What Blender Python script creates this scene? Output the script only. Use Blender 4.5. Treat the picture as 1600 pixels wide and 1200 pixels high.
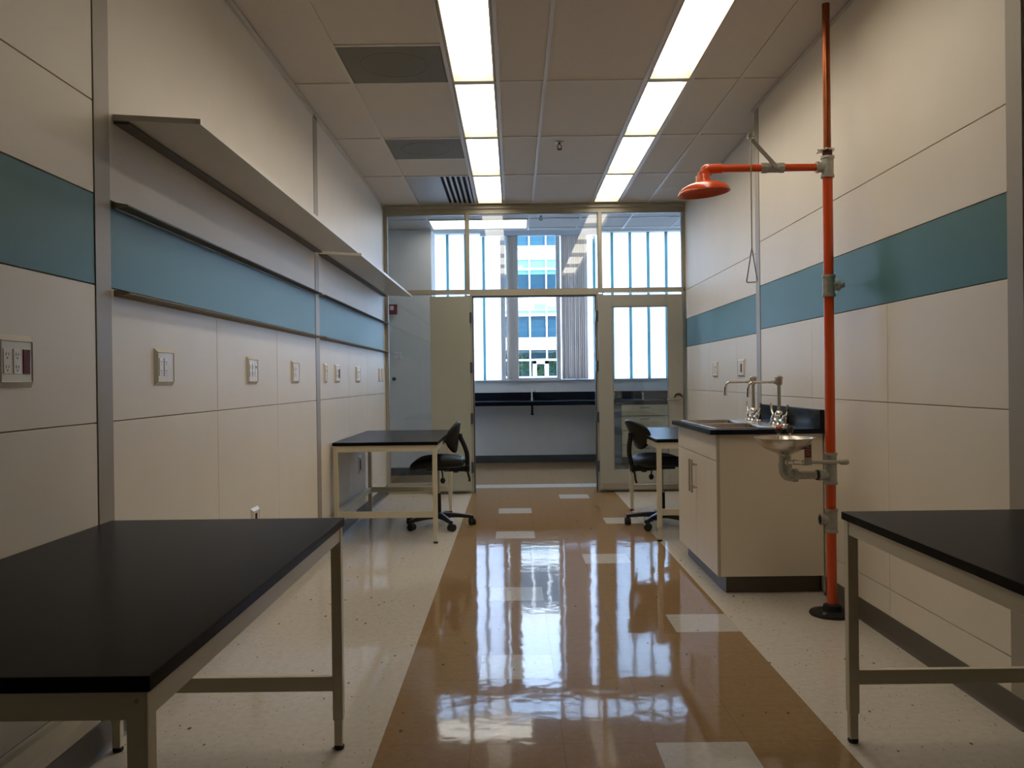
import bpy, bmesh, math, random
from mathutils import Vector, Matrix
random.seed(7)
PI = math.pi
for o in list(bpy.data.objects):
    bpy.data.objects.remove(o)
SC = bpy.context.scene
COL = SC.collection

# ------------------------------------------------------------------ camera
EYE = 1.204
cd = bpy.data.cameras.new('camera')
cd.sensor_fit = 'HORIZONTAL'; cd.sensor_width = 36.0
cd.lens = 36.0 * 1330.0 / 1600.0
cd.clip_start = 0.05; cd.clip_end = 300
cam = bpy.data.objects.new('camera', cd); COL.objects.link(cam)
cam.location = (0, 0, EYE)
ROLL, PITCH, YAW = 0.0124, -6.0/1330.0, 3.0/1330.0
cam.matrix_world = (Matrix.Translation((0, 0, EYE)) @ Matrix.Rotation(YAW, 4, 'Z') @ Matrix.Rotation(PI/2 + PITCH, 4, 'X')
                    @ Matrix.Rotation(-ROLL, 4, 'Z'))
SC.camera = cam

# ------------------------------------------------------------------ world, sun, exposure
SC.view_settings.view_transform = 'Standard'
SC.view_settings.look = 'None'
SC.view_settings.gamma = 1.0
SC.view_settings.use_curve_mapping = False
SC.view_settings.exposure = 0.70
LAMP = 4.8            # radiance of the ceiling lenses
SKY = 6.0
w = bpy.data.worlds.new('sky'); SC.world = w; w.use_nodes = True
nt = w.node_tree; nt.nodes.clear()
wo = nt.nodes.new('ShaderNodeOutputWorld'); bg = nt.nodes.new('ShaderNodeBackground')
tc = nt.nodes.new('ShaderNodeTexCoord'); sx = nt.nodes.new('ShaderNodeSeparateXYZ'); rp = nt.nodes.new('ShaderNodeValToRGB')
rp.color_ramp.elements[0].position = 0.0; rp.color_ramp.elements[0].color = (0.62, 0.76, 1.0, 1)
rp.color_ramp.elements[1].position = 0.8; rp.color_ramp.elements[1].color = (0.40, 0.56, 1.0, 1)
nt.links.new(tc.outputs['Generated'], sx.inputs[0]); nt.links.new(sx.outputs['Z'], rp.inputs[0])
nt.links.new(rp.outputs[0], bg.inputs[0]); bg.inputs[1].default_value = SKY
nt.links.new(bg.outputs[0], wo.inputs[0])
sl = bpy.data.lights.new('sun', 'SUN'); sl.energy = 7.0; sl.angle = 0.01; sl.color = (1, .95, .86)
sun = bpy.data.objects.new('sun', sl); COL.objects.link(sun)
sun.rotation_euler = (math.radians(48), 0, math.radians(25))      # high behind the photographer: lights the building opposite

# ------------------------------------------------------------------ materials
MATS = {}
def mat(name, col, rough=.5, metal=0.0, spec=.5, var=0.0, vscale=8.0, bump=0.0, bscale=300.0, emit=None, strength=0, coat=0.0):
    m = bpy.data.materials.new(name); m.use_nodes = True
    n = m.node_tree.nodes; l = m.node_tree.links; b = n['Principled BSDF']
    b.inputs['Base Color'].default_value = (*col, 1); b.inputs['Roughness'].default_value = rough
    b.inputs['Metallic'].default_value = metal; b.inputs['Specular IOR Level'].default_value = spec
    b.inputs['Coat Weight'].default_value = coat
    if emit:
        b.inputs['Emission Color'].default_value = (*emit, 1); b.inputs['Emission Strength'].default_value = strength
    t = n.new('ShaderNodeTexCoord')
    if var:
        z = n.new('ShaderNodeTexNoise'); z.inputs['Scale'].default_value = vscale; z.inputs['Detail'].default_value = 4
        r = n.new('ShaderNodeValToRGB')
        r.color_ramp.elements[0].position = .3; r.color_ramp.elements[1].position = .7
        r.color_ramp.elements[0].color = (*[c*(1-var) for c in col], 1)
        r.color_ramp.elements[1].color = (*[min(1, c*(1+var)) for c in col], 1)
        l.new(t.outputs['Object'], z.inputs['Vector']); l.new(z.outputs['Fac'], r.inputs[0]); l.new(r.outputs[0], b.inputs['Base Color'])
    if bump:
        z = n.new('ShaderNodeTexNoise'); z.inputs['Scale'].default_value = bscale; z.inputs['Detail'].default_value = 2
        bp = n.new('ShaderNodeBump'); bp.inputs['Strength'].default_value = bump; bp.inputs['Distance'].default_value = .002
        l.new(t.outputs['Object'], z.inputs['Vector']); l.new(z.outputs['Fac'], bp.inputs['Height']); l.new(bp.outputs[0], b.inputs['Normal'])
    MATS[name] = m
    return m

def mth(n, l, op, a, b=None, c=None):
    x = n.new('ShaderNodeMath'); x.operation = op
    for i, v in enumerate((a, b, c)):
        if v is None: continue
        if isinstance(v, (int, float)): x.inputs[i].default_value = v
        else: l.new(v, x.inputs[i])
    return x.outputs[0]

def finish(m, ior, gain, cap, rough, normal=None):
    """worn polish: diffuse body under a clear coat whose grazing reflection is limited by scuffing"""
    n = m.node_tree.nodes; l = m.node_tree.links; b = n['Principled BSDF']
    b.inputs['Specular IOR Level'].default_value = 0.0
    g = n.new('ShaderNodeBsdfGlossy'); g.inputs['Roughness'].default_value = rough
    f = n.new('ShaderNodeFresnel'); f.inputs[0].default_value = ior
    mx = n.new('ShaderNodeMixShader')
    l.new(mth(n, l, 'MINIMUM', mth(n, l, 'MULTIPLY', f.outputs[0], gain), cap), mx.inputs[0])
    if normal: l.new(normal, g.inputs['Normal'])
    l.new(b.outputs[0], mx.inputs[1]); l.new(g.outputs[0], mx.inputs[2]); l.new(mx.outputs[0], n['Material Output'].inputs[0])

TX0, TY0, TS = -0.459, 2.81, 0.305
TSX = 0.3038
def vct(name, col, fleck, fleck2, seam=.78, joint=.6):
    """glossy vinyl floor tile: mottled colour, flecks, fine tile joints, slightly wavy wax"""
    m = bpy.data.materials.new(name); m.use_nodes = True
    n = m.node_tree.nodes; l = m.node_tree.links; b = n['Principled BSDF']
    t = n.new('ShaderNodeTexCoord')
    mp = n.new('ShaderNodeMapping'); mp.inputs['Scale'].default_value = (1, .55, 1); mp.inputs['Rotation'].default_value = (0, 0, .6)
    l.new(t.outputs['Object'], mp.inputs[0])
    z = n.new('ShaderNodeTexNoise'); z.inputs['Scale'].default_value = 35; z.inputs['Detail'].default_value = 6
    l.new(t.outputs['Object'], z.inputs['Vector'])
    r = n.new('ShaderNodeValToRGB'); r.color_ramp.elements[0].position = .3; r.color_ramp.elements[1].position = .7
    r.color_ramp.elements[0].color = (*[c*.93 for c in col], 1); r.color_ramp.elements[1].color = (*[c*1.06 for c in col], 1)
    l.new(z.outputs['Fac'], r.inputs[0])
    cur = r.outputs[0]
    for sc, thr, gate, fc in ((30, .20, .55, fleck), (85, .26, .35, fleck2)):
        v = n.new('ShaderNodeTexVoronoi'); v.inputs['Scale'].default_value = sc
        l.new(mp.outputs[0], v.inputs['Vector'])
        s = n.new('ShaderNodeSeparateColor'); l.new(v.outputs['Color'], s.inputs[0])
        g = mth(n, l, 'GREATER_THAN', s.outputs[0], gate)
        thv = mth(n, l, 'MULTIPLY', s.outputs[1], thr)
        d = mth(n, l, 'LESS_THAN', v.outputs['Distance'], thv)
        k = mth(n, l, 'MULTIPLY', d, g)
        k = mth(n, l, 'MULTIPLY', k, s.outputs[2])
        mx = n.new('ShaderNodeMix'); mx.data_type = 'RGBA'
        l.new(k, mx.inputs['Factor']); l.new(cur, mx.inputs['A']); mx.inputs['B'].default_value = (*fc, 1)
        cur = mx.outputs['Result']
    sp = n.new('ShaderNodeSeparateXYZ'); l.new(t.outputs['Object'], sp.inputs[0])
    ms = []
    for ax, o0, st in (('X', TX0, TSX), ('Y', TY0, TS)):
        q = mth(n, l, 'DIVIDE', mth(n, l, 'SUBTRACT', sp.outputs[ax], o0 - 30*st), st)
        fr = mth(n, l, 'ABSOLUTE', mth(n, l, 'SUBTRACT', mth(n, l, 'FRACT', q), .5))
        ms.append(mth(n, l, 'GREATER_THAN', fr, .4965))
    k = mth(n, l, 'MAXIMUM', ms[0], ms[1])
    mx = n.new('ShaderNodeMix'); mx.data_type = 'RGBA'
    l.new(mth(n, l, 'MULTIPLY', k, joint), mx.inputs['Factor']); l.new(cur, mx.inputs['A'])
    mx.inputs['B'].default_value = (*[c*seam*.55 for c in col], 1)
    l.new(mx.outputs['Result'], b.inputs['Base Color'])
    b.inputs['Roughness'].default_value = .085; b.inputs['Specular IOR Level'].default_value = .5
    w1 = n.new('ShaderNodeTexNoise'); w1.inputs['Scale'].default_value = 6.5; w1.inputs['Detail'].default_value = 2.5
    l.new(t.outputs['Object'], w1.inputs['Vector'])
    hh = mth(n, l, 'SUBTRACT', w1.outputs['Fac'], mth(n, l, 'MULTIPLY', k, .25))
    bp = n.new('ShaderNodeBump'); bp.inputs['Strength'].default_value = .22; bp.inputs['Distance'].default_value = .004
    l.new(hh, bp.inputs['Height']); l.new(bp.outputs[0], b.inputs['Normal'])
    finish(m, 1.5, 1.0, .27, .055, bp.outputs[0])
    MATS[name] = m
    return m

def glassmat(name, tint, refl=1.0, ior=1.5):
    m = bpy.data.materials.new(name); m.use_nodes = True
    n = m.node_tree.nodes; l = m.node_tree.links; n.clear()
    o = n.new('ShaderNodeOutputMaterial'); tr = n.new('ShaderNodeBsdfTransparent'); gl = n.new('ShaderNodeBsdfGlossy')
    tr.inputs[0].default_value = (*tint, 1); gl.inputs['Roughness'].default_value = .003
    f = n.new('ShaderNodeFresnel'); f.inputs[0].default_value = ior
    mx = n.new('ShaderNodeMixShader')
    l.new(mth(n, l, 'MULTIPLY', f.outputs[0], refl), mx.inputs[0])
    l.new(tr.outputs[0], mx.inputs[1]); l.new(gl.outputs[0], mx.inputs[2]); l.new(mx.outputs[0], o.inputs[0])
    MATS[name] = m
    return m

def translucent(name, col, gloss=.06):
    m = bpy.data.materials.new(name); m.use_nodes = True
    n = m.node_tree.nodes; l = m.node_tree.links; n.clear()
    o = n.new('ShaderNodeOutputMaterial'); t = n.new('ShaderNodeBsdfTranslucent'); t.inputs[0].default_value = (*col, 1)
    g = n.new('ShaderNodeBsdfGlossy'); g.inputs['Roughness'].default_value = .25; mx = n.new('ShaderNodeMixShader'); mx.inputs[0].default_value = gloss
    l.new(t.outputs[0], mx.inputs[1]); l.new(g.outputs[0], mx.inputs[2]); l.new(mx.outputs[0], o.inputs[0])
    MATS[name] = m
    return m

mat('wall_panel', (.74, .69, .605), .42, var=.02, vscale=3, bump=.12, bscale=420)
mat('teal_panel', (.044, .150, .155), .40, spec=.32, var=.02, vscale=3, bump=.12, bscale=420)
mat('panel_joint', (.34, .31, .27), .8)
mat('plaster', (.62, .62, .60), .6, var=.02, bump=.1)
mat('grey_plaster', (.78, .78, .77), .6, var=.02, bump=.1)
mat('aluminium', (.33, .30, .255), .45, .1)
mat('rail_metal', (.20, .175, .135), .5)
mat('base_vinyl', (.085, .072, .056), .45)
mat('dark_base', (.05, .055, .06), .4)
mat('ceiling_tile', (.62, .575, .52), .85, var=.035, vscale=120, bump=.2, bscale=160)
mat('ceiling_grid', (.60, .56, .50), .5)
mat('housing_white', (.50, .44, .33), .5)
mat('frame_paint', (.40, .385, .31), .4, var=.015)
mat('door_paint', (.39, .405, .35), .38, var=.015)
mat('door_paint_grey', (.36, .365, .335), .38, var=.015)
mat('table_paint', (.62, .575, .44), .38)
finish(mat('epoxy_black', (.007, .007, .0065), .24), 1.22, .55, .30, .27)
finish(mat('counter_black', (.007, .010, .016), .22), 1.35, .7, .35, .2)
mat('black_plastic', (.008, .0085, .0095), .45, spec=.35)
mat('seat_black', (.006, .0075, .009), .5, spec=.3, bump=.15, bscale=120)
mat('base_navy', (.012, .014, .022), .35)
mat('chrome', (.78, .76, .72), .12, 1.0)
mat('stainless', (.58, .55, .50), .27, 1.0, var=.04, vscale=20)
mat('brushed_steel', (.48, .45, .41), .36, 1.0)
mat('galvanised', (.40, .40, .36), .42, .55, var=.12, vscale=60)
mat('orange_paint', (.62, .070, .010), .3, spec=.5, coat=.3)
mat('copper', (.30, .09, .038), .34, 1.0, var=.15, vscale=18)
mat('copper_dark', (.10, .035, .02), .5, .6)
mat('cabinet_white', (.76, .69, .56), .42, var=.01)
mat('cabinet_edge', (.50, .44, .33), .45)
mat('plate_white', (.70, .675, .62), .35)
mat('plate_face', (.74, .72, .68), .35)
mat('slot_dark', (.02, .02, .02), .6)
mat('red_outlet', (.12, .005, .008), .5, spec=.2)
mat('alarm_red', (.20, .012, .022), .35)
mat('alarm_white', (.82, .82, .80), .4)
mat('vent_dark', (.17, .16, .115), .7, .2, var=.05, vscale=200)
mat('grille_grey', (.34, .34, .33), .5)
mat('void', (.006, .006, .007), .9)
mat('maple', (.62, .47, .29), .45, var=.12, vscale=6)
mat('cab_grey', (.13, .14, .15), .5)

mat('sill', (.50, .53, .60), .4)
mat('win_frame', (.62, .64, .66), .4)
mat('bldg_white', (.80, .80, .78), .6)
mat('bldg_cyan', (.13, .32, .40), .35)
mat('bldg_glass', (.020, .075, .11), .12, spec=.2)
mat('bldg_glass_dark', (.010, .042, .068), .12, spec=.2)
mat('leaf', (.20, .36, .14), .6, var=.35, vscale=4)
mat('bark', (.10, .07, .05), .8)
mat('paving', (.42, .41, .39), .8, var=.08, vscale=2)
mat('rubber', (.01, .01, .01), .7)
mat('tag_red', (.17, .035, .03), .5)
mat('tag_white', (.35, .30, .27), .5)
mat('lamp_lens', (.8, .8, .78), .5, emit=(1.0, .875, .70), strength=LAMP)
mat('far_lamp_lens', (.8, .8, .78), .5, emit=(1.0, .93, .82), strength=LAMP*.55)
vct('floor_cream', (.58, .54, .48), (.10, .075, .055), (.28, .22, .17), joint=.12)
vct('floor_tan', (.275, .177, .090), (.09, .05, .02), (.36, .25, .14))
vct('floor_white', (.50, .475, .44), (.12, .10, .08), (.32, .28, .24))
glassmat('pane', (.92, .95, .96), 1.3)
glassmat('window_pane', (.90, .96, .97), 1.6)
mb_ = mat('blind', (.66, .61, .58), .6, var=.05)
_n = mb_.node_tree.nodes; _l = mb_.node_tree.links; _t = _n.new('ShaderNodeBsdfTranslucent'); _t.inputs[0].default_value = (.80, .74, .68, 1)
_m = _n.new('ShaderNodeMixShader'); _m.inputs[0].default_value = .65
_l.new(_n['Principled BSDF'].outputs[0], _m.inputs[1]); _l.new(_t.outputs[0], _m.inputs[2]); _l.new(_m.outputs[0], _n['Material Output'].inputs[0])
translucent('channel_glass', (.93, .97, .965))
translucent('channel_rib', (.22, .39, .40))

# ------------------------------------------------------------------ mesh builder
class MB:
    def __init__(s): s.bm = bmesh.new(); s.bev = False
    def _tag(s, faces, mi):
        for f in faces: f.material_index = mi
    def box(s, x0, x1, y0, y1, z0, z1, bev=0.0, mi=0, seg=2):
        M = Matrix.Translation(((x0+x1)/2, (y0+y1)/2, (z0+z1)/2)) @ Matrix.Diagonal((abs(x1-x0), abs(y1-y0), abs(z1-z0), 1))
        r = bmesh.ops.create_cube(s.bm, size=1.0, matrix=M)
        vs = r['verts']
        fs = set(f for v in vs for f in v.link_faces); s._tag(fs, mi)
        if bev:
            s.bev = True
            es = list(set(e for v in vs for e in v.link_edges))
            q = bmesh.ops.bevel(s.bm, geom=es, offset=bev, segments=seg, affect='EDGES', profile=.5)
            s._tag(q['faces'], mi)
        return s
    def rings(s, rings, caps=True, closed=True, mi=0, loop=False):
        vr = [[s.bm.verts.new(p) for p in r] for r in rings]
        n = len(vr[0]); fs = []
        pairs = list(zip(vr[:-1], vr[1:]))
        if loop: pairs.append((vr[-1], vr[0]))
        for a, b in pairs:
            for i in range(n if closed else n-1):
                j = (i+1) % n
                fs.append(s.bm.faces.new((a[i], a[j], b[j], b[i])))
        if caps and not loop:
            fs.append(s.bm.faces.new(list(reversed(vr[0])))); fs.append(s.bm.faces.new(vr[-1]))
        s._tag(fs, mi)
        return s
    def cyl(s, p, q, r, r2=None, n=20, mi=0, caps=True):
        p = Vector(p); q = Vector(q); r2 = r if r2 is None else r2
        d = (q-p).normalized(); a = d.orthogonal().normalized(); b = d.cross(a)
        f = lambda c, R: [c + a*(R*math.cos(2*PI*i/n)) + b*(R*math.sin(2*PI*i/n)) for i in range(n)]
        return s.rings([f(p, r), f(q, r2)], caps=caps, mi=mi)
    def tube(s, path, r, n=14, bend=0.0, bseg=6, mi=0, closed=False, rads=None):
        P = [Vector(p) for p in path]
        if bend:
            Q = [P[0]]
            for i in range(1, len(P)-1):
                a = P[i-1]-P[i]; b = P[i+1]-P[i]
                t = min(bend, a.length*.49, b.length*.49); a.normalize(); b.normalize()
                A = P[i]+a*t; B = P[i]+b*t
                for k in range(bseg+1):
                    u = k/bseg; Q.append(A*(1-u)**2 + P[i]*2*u*(1-u) + B*u*u)
            Q.append(P[-1]); P = Q
        m = len(P); rings = []; prev = None
        for i in range(m):
            if closed: d = P[(i+1) % m]-P[i-1]
            else: d = P[min(i+1, m-1)]-P[max(i-1, 0)]
            d.normalize()
            a = d.orthogonal().normalized() if prev is None else (prev - d*prev.dot(d)).normalized()
            prev = a; b = d.cross(a); R = r if rads is None else rads[min(i, len(rads)-1)]
            rings.append([P[i] + a*(R*math.cos(2*PI*k/n)) + b*(R*math.sin(2*PI*k/n)) for k in range(n)])
        return s.rings(rings, mi=mi, loop=closed)
    def lathe(s, prof, c=(0, 0, 0), M=None, n=32, mi=0, caps=True):
        M = M or Matrix.Identity(4); c = Vector(c)
        return s.rings([[c + (M @ Vector((r*math.cos(2*PI*i/n), r*math.sin(2*PI*i/n), z))) for i in range(n)] for r, z in prof], caps=caps, mi=mi)
    def prism(s, poly, axis, a0, a1, mi=0):
        """poly: 2-d points in the other two axes (order x,y,z without axis)"""
        def P(p, a):
            v = list(p); v.insert(axis, a); return Vector(v)
        return s.rings([[P(p, a0) for p in poly], [P(p, a1) for p in poly]], mi=mi)
    def pad(s, w, h, t, f, n=40, ex=2.6, K=7, mi=0, sx=.45):
        """rounded cushion; f maps (a, b, c) with |a|<=w/2, |b|<=h/2, |c|<=t/2"""
        def ring(kx, ky, c):
            R = []
            for i in range(n):
                th = 2*PI*i/n; ct, st = math.cos(th), math.sin(th)
                R.append(f(w/2*kx*math.copysign(abs(ct)**(2/ex), ct), h/2*ky*math.copysign(abs(st)**(2/ex), st), c))
            return R
        e = t*sx
        ins = lambda q: (1-2*e*q/w, 1-2*e*q/h)
        a0 = ins(1)
        steps = (.06, .25, .45, .65, .85)
        rings = [ring(a0[0]*q, a0[1]*q, -t/2) for q in steps]
        for k in range(-K, K+1):
            ph = k/K*PI/2
            kx, ky = ins(1-math.cos(ph)); rings.append(ring(kx, ky, t/2*math.sin(ph)))
        rings += [ring(a0[0]*q, a0[1]*q, t/2) for q in reversed(steps)]
        return s.rings(rings, mi=mi)
    def done(s, name, m, parent=None, loc=None, rot=None, smooth=True, ang=38):
        bmesh.ops.recalc_face_normals(s.bm, faces=s.bm.faces[:])
        me = bpy.data.meshes.new(name); s.bm.to_mesh(me); s.bm.free()
        for x in (m if isinstance(m, (list, tuple)) else [m]): me.materials.append(MATS[x])
        if smooth:
            me.polygons.foreach_set('use_smooth', [True]*len(me.polygons)); me.set_sharp_from_angle(angle=math.radians(ang))
        o = bpy.data.objects.new(name, me); COL.objects.link(o)
        if s.bev:
            wn = o.modifiers.new('weighted', 'WEIGHTED_NORMAL'); wn.keep_sharp = True; wn.weight = 100
        if parent: o.parent = parent
        if loc: o.location = loc
        if rot: o.rotation_euler = rot
        return o

def tag(o, label, cat, group=None):
    o['label'] = label; o['category'] = cat
    if group: o['group'] = group
    return o
def thing(name, label, cat, loc=(0, 0, 0), rz=0.0, group=None):
    o = bpy.data.objects.new(name, None); COL.objects.link(o); o.empty_display_size = .1
    o.location = loc; o.rotation_euler = (0, 0, rz)
    return tag(o, label, cat, group)
def struct(o, parent=None):
    o['kind'] = 'structure'
    return o
def copy_tree(o, parent=None):
    c = o.copy(); COL.objects.link(c)
    if parent: c.parent = parent
    for ch in list(o.children): copy_tree(ch, c)
    return c
def B(name, m, parent, x0, x1, y0, y1, z0, z1, bev=0.0):
    return MB().box(x0, x1, y0, y1, z0, z1, bev).done(name, m, parent)

# ------------------------------------------------------------------ geometry constants (metres)
XL, XR, XR2 = -1.372, 1.716, 1.845     # left wall, thick right wall section, recessed right wall
YP = 9.10                              # glazed partition
CE, CE2 = 3.073, 3.14                  # ceilings
YB = -2.6                              # wall behind the photographer
YF = 12.45                             # window wall of the room beyond
FX0, FX1 = -3.0, 4.0

# ------------------------------------------------------------------ floor
f = MB()
cols = [XL-.2] + [TX0 + i*TSX for i in range(6)] + [XR2+.2]
rows = [YB-.1] + [TY0 + TS*k for k in range(-17, 21)] + [9.1]
accent = {(4, 4.03), (3, 2.505), (3, 5.555), (1, 6.47), (1, 7.69), (3, 8.605), (4, 7.08), (1, 4.64), (1, 3.42), (2, 1.285), (0, .37)}
facc = {(1, 10.96), (4, 10.35), (3, 11.875)}
def quad(x0, x1, y0, y1, mi):
    v = [f.bm.verts.new((x, y, 0)) for x, y in ((x0, y0), (x1, y0), (x1, y1), (x0, y1))]
    f.bm.faces.new(v).material_index = mi
quad(XL-.2, TX0, YB-.1, YP+.1, 0); quad(TX0+5*TSX, XR2+.2, YB-.1, YP+.1, 0)
for r in range(-18, 31):
    y0 = TY0 + r*TS; y1 = y0+TS
    if y1 > 12.5: break
    for c in range(5):
        a = any(c == ac and abs(ay-y0) < .05 for ac, ay in (accent | facc))
        if abs(y0-9.515) < .05: a = True
        quad(TX0+c*TSX, TX0+(c+1)*TSX, y0, min(y1, 12.6), 2 if a else 1)
quad(TX0, TX0+5*TSX, 12.26, 12.65, 1)
quad(FX0-.1, TX0, YP+.1, 12.65, 1); quad(TX0+5*TSX, FX1+.1, YP+.1, 12.65, 1)
bmesh.ops.remove_doubles(f.bm, verts=f.bm.verts[:], dist=1e-5)
struct(f.done('floor', ['floor_cream', 'floor_tan', 'floor_white'], smooth=False))
sb = MB().box(FX0-.3, FX1+.3, YB-.3, 12.7, -.3, -.02)
struct(sb.done('floor_slab', 'plaster'))

# ------------------------------------------------------------------ walls of the lab
G = .0018
def panels(m, X, s, y0, y1, rowsz):
    """panel boards on a wall at x = X, outward direction s; rowsz: (z0, z1, [vertical joints], material)"""
    for z0, z1, js, mi in rowsz:
        e = [y0] + js + [y1]
        for a, b in zip(e[:-1], e[1:]):
            m.box(min(X, X-s*.01), max(X, X-s*.01), a+G, b-G, z0+G, z1-G, .0012, mi, 1)
def std(js): return [(.0, .22, js, 0), (.22, 1.08, js, 0), (1.08, 1.535, js, 0), (1.535, 1.835, [], 1), (1.835, 2.14, [], 0), (2.14, CE, [], 0)]
def shelfsec(js): return [(.0, .22, js, 0), (.22, 1.08, js, 0), (1.08, 1.535, js, 0), (1.535, 1.835, [], 1), (1.835, CE, [], 0)]
WM = ['wall_panel', 'teal_panel', 'panel_joint']
m = MB(); m.box(XL-.16, XL-.0095, YB, YP+.1, 0, 3.3, mi=2)
panels(m, XL, 1, YB, 2.795, std([-.2, 1.05]))
panels(m, XL, 1, 2.905, 5.905, shelfsec([3.936, 4.936]))
panels(m, XL, 1, 6.02, 8.985, shelfsec([7.077, 7.974]))
panels(m, XL, 1, 8.985, YP, [(0, CE, [], 0)])
struct(m.done('wall_left', WM))
m = MB(); m.box(XR2+.0095, XR2+.16, YB, YP+.1, 0, 3.3, mi=2)
m.box(XR+.0095, XR2+.02, 2.861, 6.005, 0, 3.2, mi=2)
panels(m, XR2, -1, YB, 2.861, std([1.05]))
panels(m, XR, -1, 2.955, 5.91, std([3.912, 4.904]))
panels(m, XR2, -1, 6.005, YP, std([7.063, 8.06]))
struct(m.done('wall_right', WM))
struct(MB().box(XL-.2, XR2+.2, YB-.15, YB, 0, 3.3).done('wall_back', 'plaster'))
# metal strips between the panel bays
n = 0
for X, s, y0, y1 in ((XL, 1, 2.797, 2.903), (XL, 1, 5.907, 6.018), (XR, -1, 2.861, 2.953), (XR, -1, 5.912, 6.005)):
    n += 1
    struct(MB().box(min(X-s*.009, X+s*.003), max(X-s*.009, X+s*.003), y0, y1, 0, CE, .001).done('trim_%d' % n, 'aluminium'))
struct(MB().box(XR+.004, XR2, 2.858, 2.862, 0, CE).done('trim_5', 'aluminium'))
# cove bases
def base(name, segs, m='base_vinyl'):
    b = MB()
    for X, s, y0, y1 in segs:
        pr = [(X, 0), (X+s*.022, 0), (X+s*.016, .006), (X+s*.009, .02), (X+s*.008, .092), (X+s*.004, .098), (X, .098)]
        b.prism(pr, 1, y0, y1)
    struct(b.done(name, m))
base('baseboard_left', [(XL+.0005, 1, YB, YP)])
base('baseboard_right', [(XR2-.0005, -1, YB, 2.857), (XR-.0005, -1, 2.861, 4.70), (XR2-.0005, -1, 6.006, YP)])
# wall angle under the ceiling
m = MB()
m.box(XL, XL+.022, YB, YP, CE-.004, CE); m.box(XL, XL+.003, YB, YP, CE-.022, CE)
m.box(XR-.022, XR, 2.862, 6.005, CE-.004, CE); m.box(XR2-.022, XR2, 6.005, YP, CE-.004, CE); m.box(XR2-.022, XR2, YB, 2.861, CE-.004, CE)
struct(m.done('trim_6', 'ceiling_grid'))

# ------------------------------------------------------------------ ceiling of the lab
CX = [XL, -.99, -.377, -.077, .218, .847, 1.140, 1.447, XR2]
CY = [YB] + [4.13 + 1.219*k for k in range(-5, 5)] + [YP]
lightcells = []
ct = MB(); ct.box(XL-.15, XR2+.15, YB-.15, YP+.1, 3.135, 3.3)
for j in range(len(CY)-1):
    for i in range(len(CX)-1):
        x0, x1, y0, y1 = CX[i], CX[i+1], CY[j], CY[j+1]
        if i in (2, 5) and j in (5, 6, 7, 8, 9): lightcells.append((x0, x1, y0, y1)); continue
        if i in (2, 5) and j < 6: pass
        if i == 1 and j == 6: y1 = 4.742
        if i == 1 and j == 8: y0 = 7.182
        if i == 1 and j == 9: continue
        ct.box(x0+.001, x1-.001, y0+.001, y1-.001, CE+.006, 3.101)
struct(ct.done('ceiling', 'ceiling_tile', smooth=False))
g = MB()
for x in CX[1:-1]: g.box(x-.012, x+.012, YB, YP, CE, CE+.006)
for y in CY[1:-1]:
    for a, b in zip(CX[:-1], CX[1:]):
        lo, hi = a+.012, b-.012
        if b == XR2 and 2.861 < y < 6.005: hi = XR
        g.box(lo, hi, y-.012, y+.012, CE, CE+.006)
for y in (4.742, 7.182): g.box(-.978, -.389, y-.012, y+.012, CE, CE+.006)
struct(g.done('trim_7', 'ceiling_grid', smooth=False))

# ceiling lights: 1 x 4 ft troffers
def make_light():
    t = thing('ceiling_light', 'x', 'ceiling light')
    hw, hl = .1335, .592
    a = MB()
    for x0, x1, y0, y1 in ((-hw, -hw+.012, -hl, hl), (hw-.012, hw, -hl, hl), (-hw+.012, hw-.012, -hl, -hl+.014), (-hw+.012, hw-.012, hl-.014, hl)):
        a.box(x0, x1, y0, y1, -.001, .060, .001)
    a.done('housing', 'housing_white', t)
    MB().box(-hw+.011, hw-.011, -hl+.013, hl-.013, .052, .057).done('lens', 'lamp_lens', t)
    return t
lt = None
lab = {0: 'fifth from the partition', 1: 'fourth from the partition', 2: 'third from the partition', 3: 'second from the partition', 4: 'nearest the partition'}
cnt = {0: 0, 1: 0}
for x0, x1, y0, y1 in sorted(lightcells, key=lambda c: (c[0], c[1], c[2])):
    o = make_light() if lt is None else copy_tree(lt)
    lt = lt or o
    o.location = ((x0+x1)/2, (y0+y1)/2, CE)
    k = 0 if x0 < 0.5 else 1
    tag(o, 'lit ceiling panel in the row %s, %s' % (('beside the vents', 'towards the shower')[k], lab[cnt[k]]), 'ceiling light', 'lit ceiling panels')
    cnt[k] += 1

# square perforated vents
def vent(yc0, yc1, label):
    t = thing('ceiling_vent', label, 'vent', (-.6835, (yc0+yc1)/2, CE))
    hx, hy = .292, (yc1-yc0)/2-.014
    MB().box(-hx, hx, -hy, hy, .001, .006, .001).done('perforated_plate', 'vent_dark', t)
    r = MB(); r.lathe([(.185, .001), (.19, -.001), (.20, -.001), (.205, .001)], n=40, caps=False); r.done('ring', 'vent_dark', t)
vent(4.742, 5.349, 'dark square perforated ceiling vent, the nearer of the two')
vent(6.568, 7.182, 'dark square perforated ceiling vent, the one farther away')
t = thing('ceiling_grille', 'grey ceiling grille with black slots beside the last lit panel', 'grille', (-.6835, 8.39, CE))
MB().box(-.292, .012, -.585, .598, .001, .008, .001).done('blank_panel', 'grille_grey', t)
MB().box(.012, .292, -.585, .598, .016, .02).done('backing', 'void', t)
for k in range(6):
    x = .018 + k*.0505
    MB().box(x-.011, x+.011, -.585, .598, .000, .014, .001).done('slat', 'grille_grey', t)
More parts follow.
